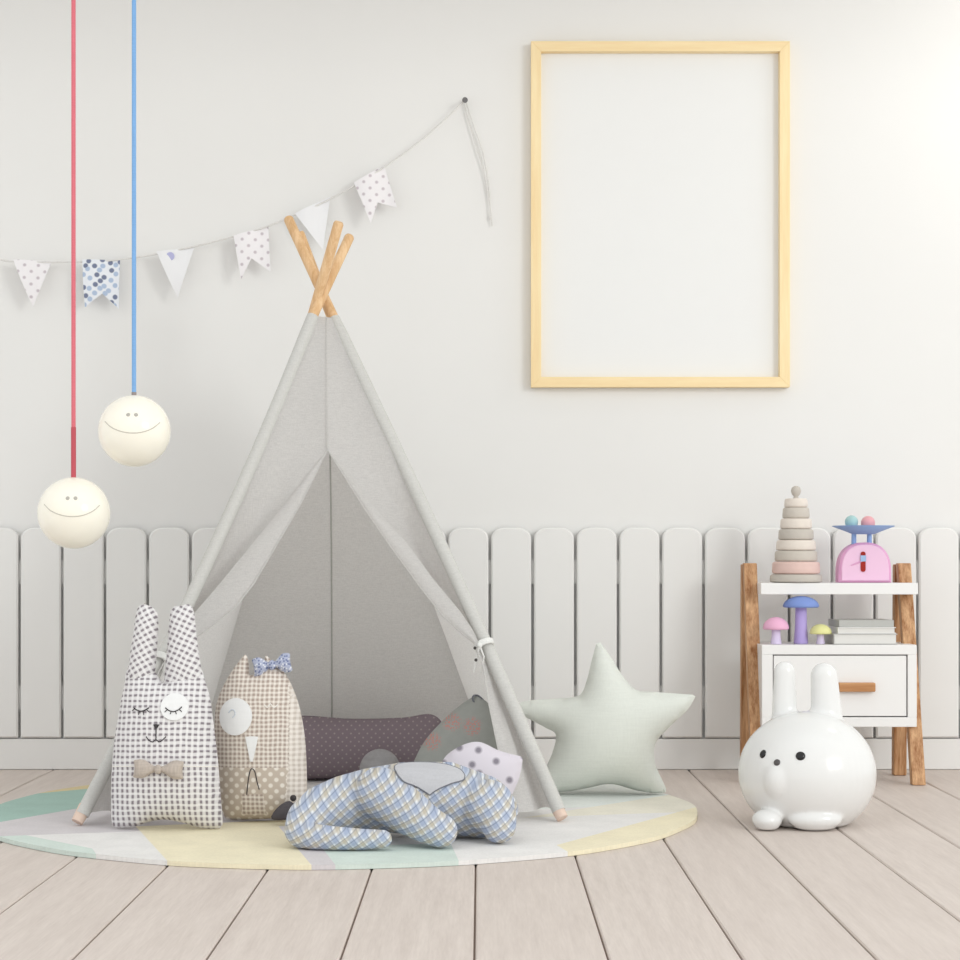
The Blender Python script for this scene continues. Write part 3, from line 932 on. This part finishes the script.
for nm, x, y, rx, rz, mt in (('eye', 763, 754, 3.5, 4.4, 'black'), ('eye', 800.5, 756, 4.7, 4.5, 'black'), ('nose', 777, 762.5, 3.4, 3.4, 'nose')):
    hit, nr, *_ = cast(rbvh, x, y)
    rot = nr.to_track_quat('Z', 'Y').to_matrix()
    MB().ball(hit - rab_base, k7, 18, 12, (rx, rz, 2.2), rot).build(nm, M[mt], rab)

# ------------------------------------------------------------------ ladder shelf
sh_x = 1.12
SB = Vector((sh_x, 5.98, 0))
shelf = thing('ladder_shelf', 'white shelf unit with one drawer on slanted brown wooden legs', 'shelf', SB)
def leg(xc0, d0_, xc1, d1_, z1, w=.042, t=.036):
    a = [(xc0 - w / 2, d0_ - t / 2, .001), (xc0 + w / 2, d0_ - t / 2, .001), (xc0 + w / 2, d0_ + t / 2, .001), (xc0 - w / 2, d0_ + t / 2, .001)]
    b = [(xc1 - w / 2, d1_ - t / 2, z1), (xc1 + w / 2, d1_ - t / 2, z1), (xc1 + w / 2, d1_ + t / 2, z1), (xc1 - w / 2, d1_ + t / 2, z1)]
    m = MB(); m.hexa([Vector(v) - SB for v in a], [Vector(v) - SB for v in b])
    return m.build('leg', M['legwood'], shelf, smooth=False, bevel=.003)
ZL = .690
leg(1.363, 5.85, 1.361, 6.045, ZL)
leg(1.363, 6.115, 1.361, 6.090, ZL - .004)
leg(.868, 5.87, .867, 6.045, ZL)
leg(.868, 6.115, .867, 6.090, ZL - .004)
def bx(name, mat, parent, x0, x1, y0, y1, z0, z1, bev=.002, org=SB):
    return MB().box(x0 - org.x, x1 - org.x, y0 - org.y, y1 - org.y, z0 - org.z, z1 - org.z).build(name, mat, parent, smooth=False, bevel=bev)
kU = 5.93 / F
ztop = H - 23 * kU; zub = H - 34.5 * kU
bx('upper_shelf', M['white'], shelf, .886, 1.382, 5.93, 6.10, zub, ztop)
kC = 5.86 / F
zt, zb = H - 85 * kC, H - 167 * kC
x0, x1 = (762 - 480) * kC, (917 - 480) * kC
cab = MB(); o_ = SB
for b in ((x0, x1, 5.862, 6.10, zt - .030, zt), (x0, x1, 5.862, 6.10, zb, zb + .030), (x0, x0 + .034, 5.862, 6.10, zb + .030, zt - .030), (x1 - .028, x1, 5.862, 6.10, zb + .030, zt - .030), (x0 + .034, x1 - .028, 6.08, 6.10, zb + .03, zt - .03)):
    cab.box(b[0] - o_.x, b[1] - o_.x, b[2] - o_.y, b[3] - o_.y, b[4], b[5])
cab.build('cabinet_body', M['white'], shelf, smooth=False, bevel=.0015)
dx0, dx1 = x0 + .0375, x1 - .0315
dr = bx('drawer', M['white'], shelf, dx0, dx1, 5.866, 6.06, zb + .0335, zt - .0335, .0015)
hx0, hx1 = (838 - 480) * kC, (874.5 - 480) * kC
hz0, hz1 = H - 131.5 * kC, H - 122.5 * kC
hd = bx('drawer_handle', M['handlewood'], dr, hx0, hx1, 5.842, 5.8662, hz0, hz1, .003)

# ------------------------------------------------------------------ things on the shelf
dT = 6.005; kT = dT / F
zs = ztop + .0008
def at(x, d): return (x - 480) * d / F
# stacking tower
tx = at(796, dT)
tow = thing('stacking_tower', 'tall stacking toy of beige and pink wooden rings on the top shelf', 'toy', (tx, dT, zs))
edges_y = [582.5, 574, 561.5, 550.5, 540, 529, 518.5, 507.5, 498.5]
widths = [52, 47.5, 42.5, 39.5, 35, 31.5, 27, 23.5]
cols = ['ring_stone', 'ring_pink', 'ring_grey', 'ring_cream', 'ring_stone', 'ring_cream', 'ring_grey', 'ring_cream']
y0 = edges_y[0]
for i in range(8):
    za = (y0 - edges_y[i]) * kT; zb_ = (y0 - edges_y[i + 1]) * kT - .0006
    r = min(widths[i] / 2 * kT, .088); b = .004
    MB().lathe([(r * .88, za), (r - b * .3, za + b * .6), (r, za + b * 1.6), (r - .001, zb_ - b * 1.6), (r - b * .3 - .002, zb_ - b * .6), (r * .88, zb_)], 40).build('ring' if i else 'base', M[cols[i]], tow, angle=60)
MB().lathe([(.010, (y0 - 498.5) * kT), (.007, (y0 - 496.5) * kT), (.013, (y0 - 494.5) * kT), (.0165, (y0 - 491) * kT), (.013, (y0 - 487.5) * kT), (.005, (y0 - 486) * kT)], 24).build('knob', M['ring_stone'], tow, angle=80)
# toy scale
sx = at(864.8, dT - .022)
scl = thing('toy_scale', 'pink toy kitchen scale with a blue bowl on the top shelf', 'toy', (sx, dT, zs))
w = 26.2 * kT; hgt = 40 * kT
arch = [(-w, 0), (w, 0), (w, .03)]
for q_ in range(25):
    a = PI * q_ / 24; c, s = math.cos(a), math.sin(a)
    ex = lambda v: math.copysign(abs(v) ** .82, v)
    arch.append((w * ex(c), .03 + (hgt - .03) * ex(s)))
arch.append((-w, .03))
MB().prism(arch, -.030, .030, .006).build('housing', M['pinkrim'], scl, angle=30)
MB().prism([(x * .9, .006 + z * .9) for x, z in arch], -.0322, -.020, .0015).build('face_plate', M['pink'], scl, angle=30)
slot = lambda za, zb2, r, y0_, y1_, mt, nm: MB().prism([(sxo + r * math.cos(PI + PI * t / 8), za + r * math.sin(PI + PI * t / 8)) for t in range(9)] + [(sxo + r * math.cos(PI * t / 8), zb2 + r * math.sin(PI * t / 8)) for t in range(9)], y0_, y1_).build(nm, M[mt], scl)
zz = lambda y: (582.5 - y) * kT
sxo = -2.4 * kT
slot(zz(569.5), zz(554), 2.4 * kT, -.0350, -.0320, 'dialred', 'dial_slot')
MB().box(sxo - 2.7 * kT, sxo + 2.7 * kT, -.0375, -.0345, zz(561.5), zz(555.5)).build('dial_window', M['bluewin'], scl, smooth=False)
MB().tube([Vector((-.010, -.0335, zz(561))), Vector((-.046, -.0335, zz(565.5)))], [.003, .0015], 8).build('pointer', M['pinkrim'], scl)
for x in (-9.5, 6):
    MB().lathe([(2.6 * kT, zz(547.5)), (2.4 * kT, zz(532))], 16, (x * kT, 0, 0)).build('post', M['bluepaint'], scl)
MB().lathe([(11 * kT, zz(534.2)), (18 * kT, zz(531.3)), (30.5 * kT, zz(526.6)), (31 * kT, zz(525.8)), (29.5 * kT, zz(526.2)), (18 * kT, zz(529.6)), (2 * kT, zz(530.5))], 40).build('bowl', M['bluepaint'], scl, angle=60)
def loose(name, label, x, y, r, mt):
    d = dT; c = P(x, y, d); c.z = max(c.z, 0)
    tag(MB().ball(c, r * kT, 28, 18).build(name, M[mt]), label, 'ball', 'balls in the scale bowl')
zrest = zs + zz(530.3)
for x, r, mt, lab in ((851.5, 6.6, 'mintball', 'small mint green ball in the blue bowl of the toy scale'), (868, 7.0, 'pinkball', 'small pink ball in the blue bowl of the toy scale')):
    dist = abs(x - 864.3); 
    zc_ = zrest + r * kT + (0.001 if dist < 8 else .0055)
    tag(MB().ball((at(x, dT), dT, zc_), r * kT, 28, 18).build('ball', M[mt]), lab, 'ball', 'balls in the scale bowl')

# mushrooms on the drawer unit
dM = 5.93; kM = dM / F; zc0 = zt + .0008
def mushroom(label, x, ytop, ycap, wcap, wstem, mcap, mstem, d=dM):
    k_ = d / F; base = zc0
    ybase = 560 + (H - base) / k_
    t = thing('toy_mushroom', label, 'toy', (at(x, d), d, base), group='wooden mushrooms on the drawer unit')
    zcap = (ybase - ycap) * k_; ztp = (ybase - ytop) * k_; rs = wstem / 2 * k_; rcp = wcap / 2 * k_
    MB().lathe([(rs * 1.12, 0), (rs * 1.15, .003), (rs * .95, zcap * .5), (rs * .9, zcap + .004)], 24).build('stem', M[mstem], t, angle=60)
    pr = [(rs * .8, zcap + .003), (rcp * .93, zcap - .0015), (rcp, zcap + .0015)]
    for i in range(1, 10):
        a = PI / 2 * i / 9.3; pr.append((rcp * math.cos(a), zcap + .0015 + (ztp - zcap - .0015) * math.sin(a)))
    MB().lathe(pr, 36).build('cap', M[mcap], t, angle=70)
mushroom('pink capped wooden mushroom, leftmost on the drawer unit', 776, 617, 629, 26, 9.5, 'mushpink', 'palestem', 5.92)
mushroom('tall wooden mushroom with a blue cap and thick lilac stem', 801, 596, 607, 36, 12.5, 'mushblue', 'lilacstem', 5.95)
mushroom('small wooden mushroom with a yellow cap beside the stacked books', 820.6, 624, 633.5, 22, 7.5, 'mushyellow', 'palestem', 5.92)
# books
def book(label, x0_, x1_, z0, z1, d0_, d1_, cover, rot=0, spine=False):
    cx = (at(x0_, d0_) + at(x1_, d0_)) / 2; hw = (at(x1_, d0_) - at(x0_, d0_)) / 2; hd_ = (d1_ - d0_) / 2
    t = thing('book', label, 'book', (cx, (d0_ + d1_) / 2, z0), (0, 0, rot), 'books lying on the drawer unit')
    th = z1 - z0; c = .0025
    m = MB(); m.box(-hw, hw, -hd_, hd_, 0, c).box(-hw, hw, -hd_, hd_, th - c, th).box(-hw, -hw + c, -hd_, hd_, c, th - c)
    if spine: m.box(-hw, hw, -hd_ - .001, -hd_ + .002, 0, th)
    m.build('cover', M[cover], t, smooth=False)
    MB().box(-hw + c, hw - .004, -hd_ + .003, hd_ - .003, c, th - c).build('pages', M['pages'], t, smooth=False)
kb = 5.89 / F
book('thick pale book at the bottom of the three stacked books', 834, 897.5, zc0, zc0 + 10.5 * kb, 5.89, 6.06, 'bookgrey')
book('white book in the middle of the three stacked books', 838, 896, zc0 + 10.5 * kb + .0005, zc0 + 17 * kb, 5.895, 6.05, 'bookwhite')
book('thin grey book on top of the three stacked books', 838, 893, zc0 + 17 * kb + .0005, zc0 + 24 * kb, 5.905, 6.055, 'bookdark', .04, True)

# ------------------------------------------------------------------ picture frame
dP = 6.258; kP = dP / F
fx0, fx1, fz0, fz1 = at(531, dP), at(790, dP), H - (387 - 560) * kP, H - (41 - 560) * kP
fcx = (fx0 + fx1) / 2
FB = Vector((fcx, dP, fz0))
pf = thing('picture_frame', 'large empty picture frame of pale pine hanging on the white wall', 'picture frame', FB)
bw = 10.2 * kP; W = (fx1 - fx0) / 2; Ht = fz1 - fz0
dep = WALL - .002 - dP
def rail_(pts, mat):
    n = 4; m = MB(); vs = [(x, 0, z) for x, z in pts] + [(x, dep, z) for x, z in pts]
    m.add(vs, [(0, 1, 2, 3), (7, 6, 5, 4), (0, 4, 5, 1), (1, 5, 6, 2), (2, 6, 7, 3), (3, 7, 4, 0)])
    m.build('frame_rail', mat, pf, smooth=False, bevel=.0012)
rail_([(-W, 0), (W, 0), (W - bw, bw), (-W + bw, bw)], M['pine_h'])
rail_([(-W, Ht), (-W + bw, Ht - bw), (W - bw, Ht - bw), (W, Ht)], M['pine_h'])
rail_([(-W, 0), (-W + bw, bw), (-W + bw, Ht - bw), (-W, Ht)], M['pine'])
rail_([(W, 0), (W, Ht), (W - bw, Ht - bw), (W - bw, bw)], M['pine'])
MB().box(-W + bw * .9, W - bw * .9, dep - .008, dep - .003, bw * .9, Ht - bw * .9).build('blank_sheet', M['paper'], pf, smooth=False)

# ------------------------------------------------------------------ bunting and nail
dB = 6.25; kB = dB / F
nail = tag(MB().tube([P(465, 100, 6.215), P(465, 100, WALL + .004)], [.0035, .0025], 10).lathe([(.0001, 0)], 4, P(465, 100, 6.4)).build('wall_nail', M['steel']), 'grey nail in the wall holding the right end of the bunting', 'nail')
bpy.data.objects.remove(nail)
nm_ = MB().tube([P(465, 100, 6.236), P(465, 100, 6.2395), P(465, 100, 6.240), P(465, 100, WALL + .003)], [.0095, .0095, .003, .003], 14)
tag(nm_.build('wall_nail', M['steel']), 'grey nail in the wall holding the right end of the bunting', 'nail')
bun2 = thing('flag_bunting', 'string of small white and dotted cloth flags across the wall', 'bunting', P(230, 240, dB))
OB = P(230, 240, dB)
sp = [(-150, 226), (-60, 250), (0, 260), (30, 262), (105, 261), (178, 250), (250, 232), (290, 217), (330, 199), (378, 171), (425, 137), (463, 102)]
cp_ = catmull([P(x, y, dB) - OB for x, y in sp], False, .02)
MB().tube(cp_, .0028, 8).build('string', M['string'], bun2)
e1 = [(464, 101), (468, 118), (476, 146), (484, 172), (489, 200), (492, 226)]
e2 = [(466, 101), (473, 124), (482, 150), (488, 180), (490, 205), (490, 220)]
for e in (e1, e2):
    MB().tube(catmull([P(x, y, WALL - .012) - OB for x, y in e], False, .02), .0022, 6).build('string_end', M['string'], bun2)
def pennant(pts, mat, spot=None):
    o2 = [((P(x, y, dB) - OB).x, (P(x, y, dB) - OB).z) for x, y in pts]
    out = []
    for i in range(len(o2)):
        a, b = Vector(o2[i]), Vector(o2[(i + 1) % len(o2)]); k_ = max(1, int((b - a).length / .012))
        out += [tuple(a.lerp(b, j / k_)) for j in range(k_)]
    vs, tri = triangulate(out, .012)
    xm = sum(p[0] for p in o2) / len(o2)
    cur = lambda x, z: .009 * math.sin((x - xm) * 40) + .010 * math.sin((z - o2[0][1]) * 18)
    n = len(vs); cnt = {}
    for f in tri:
        for a, b in ((f[0], f[1]), (f[1], f[2]), (f[2], f[0])): cnt[(a, b)] = 1
    fs = list(tri) + [tuple(n + i for i in reversed(f)) for f in tri]
    for (a, b) in cnt:
        if (b, a) not in cnt: fs.append((a, b, n + b, n + a))
    m = MB(); m.add([(x, cur(x, z) - .0055, z) for x, z in vs] + [(x, cur(x, z) - .0035, z) for x, z in vs], fs)
    p = m.build('pennant', mat, bun2, uv=UVXZ)
    if spot:
        c = P(*spot[:2], dB) - OB
        MB().lathe([(spot[2] * kB, -.0005), (spot[2] * kB, .0005)], 20).build('printed_spot', M['flagspot'], p).matrix_local = Matrix.Translation((c.x, cur(c.x, c.z) - .0062, c.z)) @ Matrix.Rotation(PI / 2, 4, 'X')
pennant([(14, 260), (52, 261), (33.5, 307)], M['flagdot'])
pennant([(83, 260), (120, 260), (119, 309), (103, 294), (86, 308)], M['flagblue'])
pennant([(157, 252), (194, 247), (178, 298)], M['flagplain'], (171, 257, 4.2))
pennant([(234, 236), (268, 226), (271, 272), (252, 259), (242, 280)], M['flagdot'])
pennant([(295, 214), (330, 196), (323, 250)], M['flagplain'])
pennant([(354, 183), (384, 165), (397, 208), (378, 203), (371, 224)], M['flagdot'])

# ------------------------------------------------------------------ pendant lamps
def lamp(label, x, y, r, cordx, d, cmat, grip):
    k_ = d / F; c = P(x, y, d); R = r * k_
    t = thing('pendant_lamp', label, 'lamp', (c.x, c.y, c.z), group='smiling globe lamps on coloured cords')
    zt_ = 2.8 - c.z
    cx = (cordx - x) * k_
    gl = MB().ball((0, 0, 0), R, 48, 32, (1, 1, 1)).build('globe', M['globe'], t, angle=180)
    gl.rotation_euler = (0, 0, -math.atan2(c.x, c.y))
    MB().tube([(cx, 0, R * .985), (cx, 0, zt_ - .03)], 2.15 * k_, 10).build('cord', M[cmat], t)
    MB().tube([(cx, 0, R * .97), (cx, 0, R * 1.0 + (50 if grip else 3) * k_)], 2.5 * k_, 12).build('cord_grip', M['darkred' if grip else 'capgrey'], t)
    MB().lathe([(.008, -.035), (.045, -.03), (.05, -.0005)], 32, (cx, 0, zt_)).build('ceiling_rose', M['white'], t)
    def s(u, v, off=1.0):
        y_ = -math.sqrt(max(.01, 1 - u * u - v * v)); p = Vector((u, y_, v)) * R * off; return p
    arc = catmull([s(-.80, .22), s(-.62, .04), s(-.35, -.08), s(-.06, -.12), s(.22, -.09), s(.50, .03), s(.69, .2)], False, .006)
    MB().tube(arc, .0014, 6).build('smile', M['line'], gl)
    for u in (-.17, .04):
        p = s(u, .385); rot = p.normalized().to_track_quat('Z', 'Y').to_matrix()
        MB().ball(p, R * .055, 14, 10, (1, 1, .4), rot).build('eye', M['eyegrey'], gl)
lamp('round cream smiling lamp hanging lower, on a red cord', 74, 513, 35.8, 73.5, 5.02, 'red', True)
lamp('round cream smiling lamp hanging higher, on a blue cord', 134.5, 431, 35.8, 134, 5.02, 'blue', False)

# ------------------------------------------------------------------ light
def area(name, loc, target, size, power, col=(1, 1, 1), sy=None):
    L = bpy.data.lights.new(name, 'AREA'); L.energy = power; L.color = col; L.size = size
    if sy: L.shape = 'RECTANGLE'; L.size_y = sy
    o = bpy.data.objects.new(name, L); COL.objects.link(o); o.location = loc
    o.rotation_euler = (Vector(target) - Vector(loc)).to_track_quat('-Z', 'Y').to_euler()
    return o
area('window_daylight', (6.0, -1.6, 3.5), (.2, 6.0, .8), 2.5, 215, (.978, .992, .968), 2.5)
area('corner_hot_spot', (2.2, 5.6, 2.55), (1.75, 6.3, 2.1), .35, 2.6, (1, .985, .95))  # small unseen light added to brighten the wall's upper right corner
w = bpy.data.worlds.new('daylight'); SC.world = w; w.use_nodes = True
bg = w.node_tree.nodes['Background']; bg.inputs[0].default_value = (.965, .985, .98, 1); bg.inputs[1].default_value = 1.04

cam = bpy.data.cameras.new('camera'); cam.sensor_width = 36; cam.lens = F / 960 * 36; cam.shift_y = 80 / 960; cam.clip_start = .05
co_ = bpy.data.objects.new('camera', cam); COL.objects.link(co_)
co_.location = (0, 0, H); co_.rotation_euler = (PI / 2, 0, 0)
SC.camera = co_
vs_ = SC.view_settings
vs_.view_transform = 'Standard'; vs_.look = 'None'; vs_.exposure = 0.08; vs_.gamma = 1.0; vs_.use_curve_mapping = False
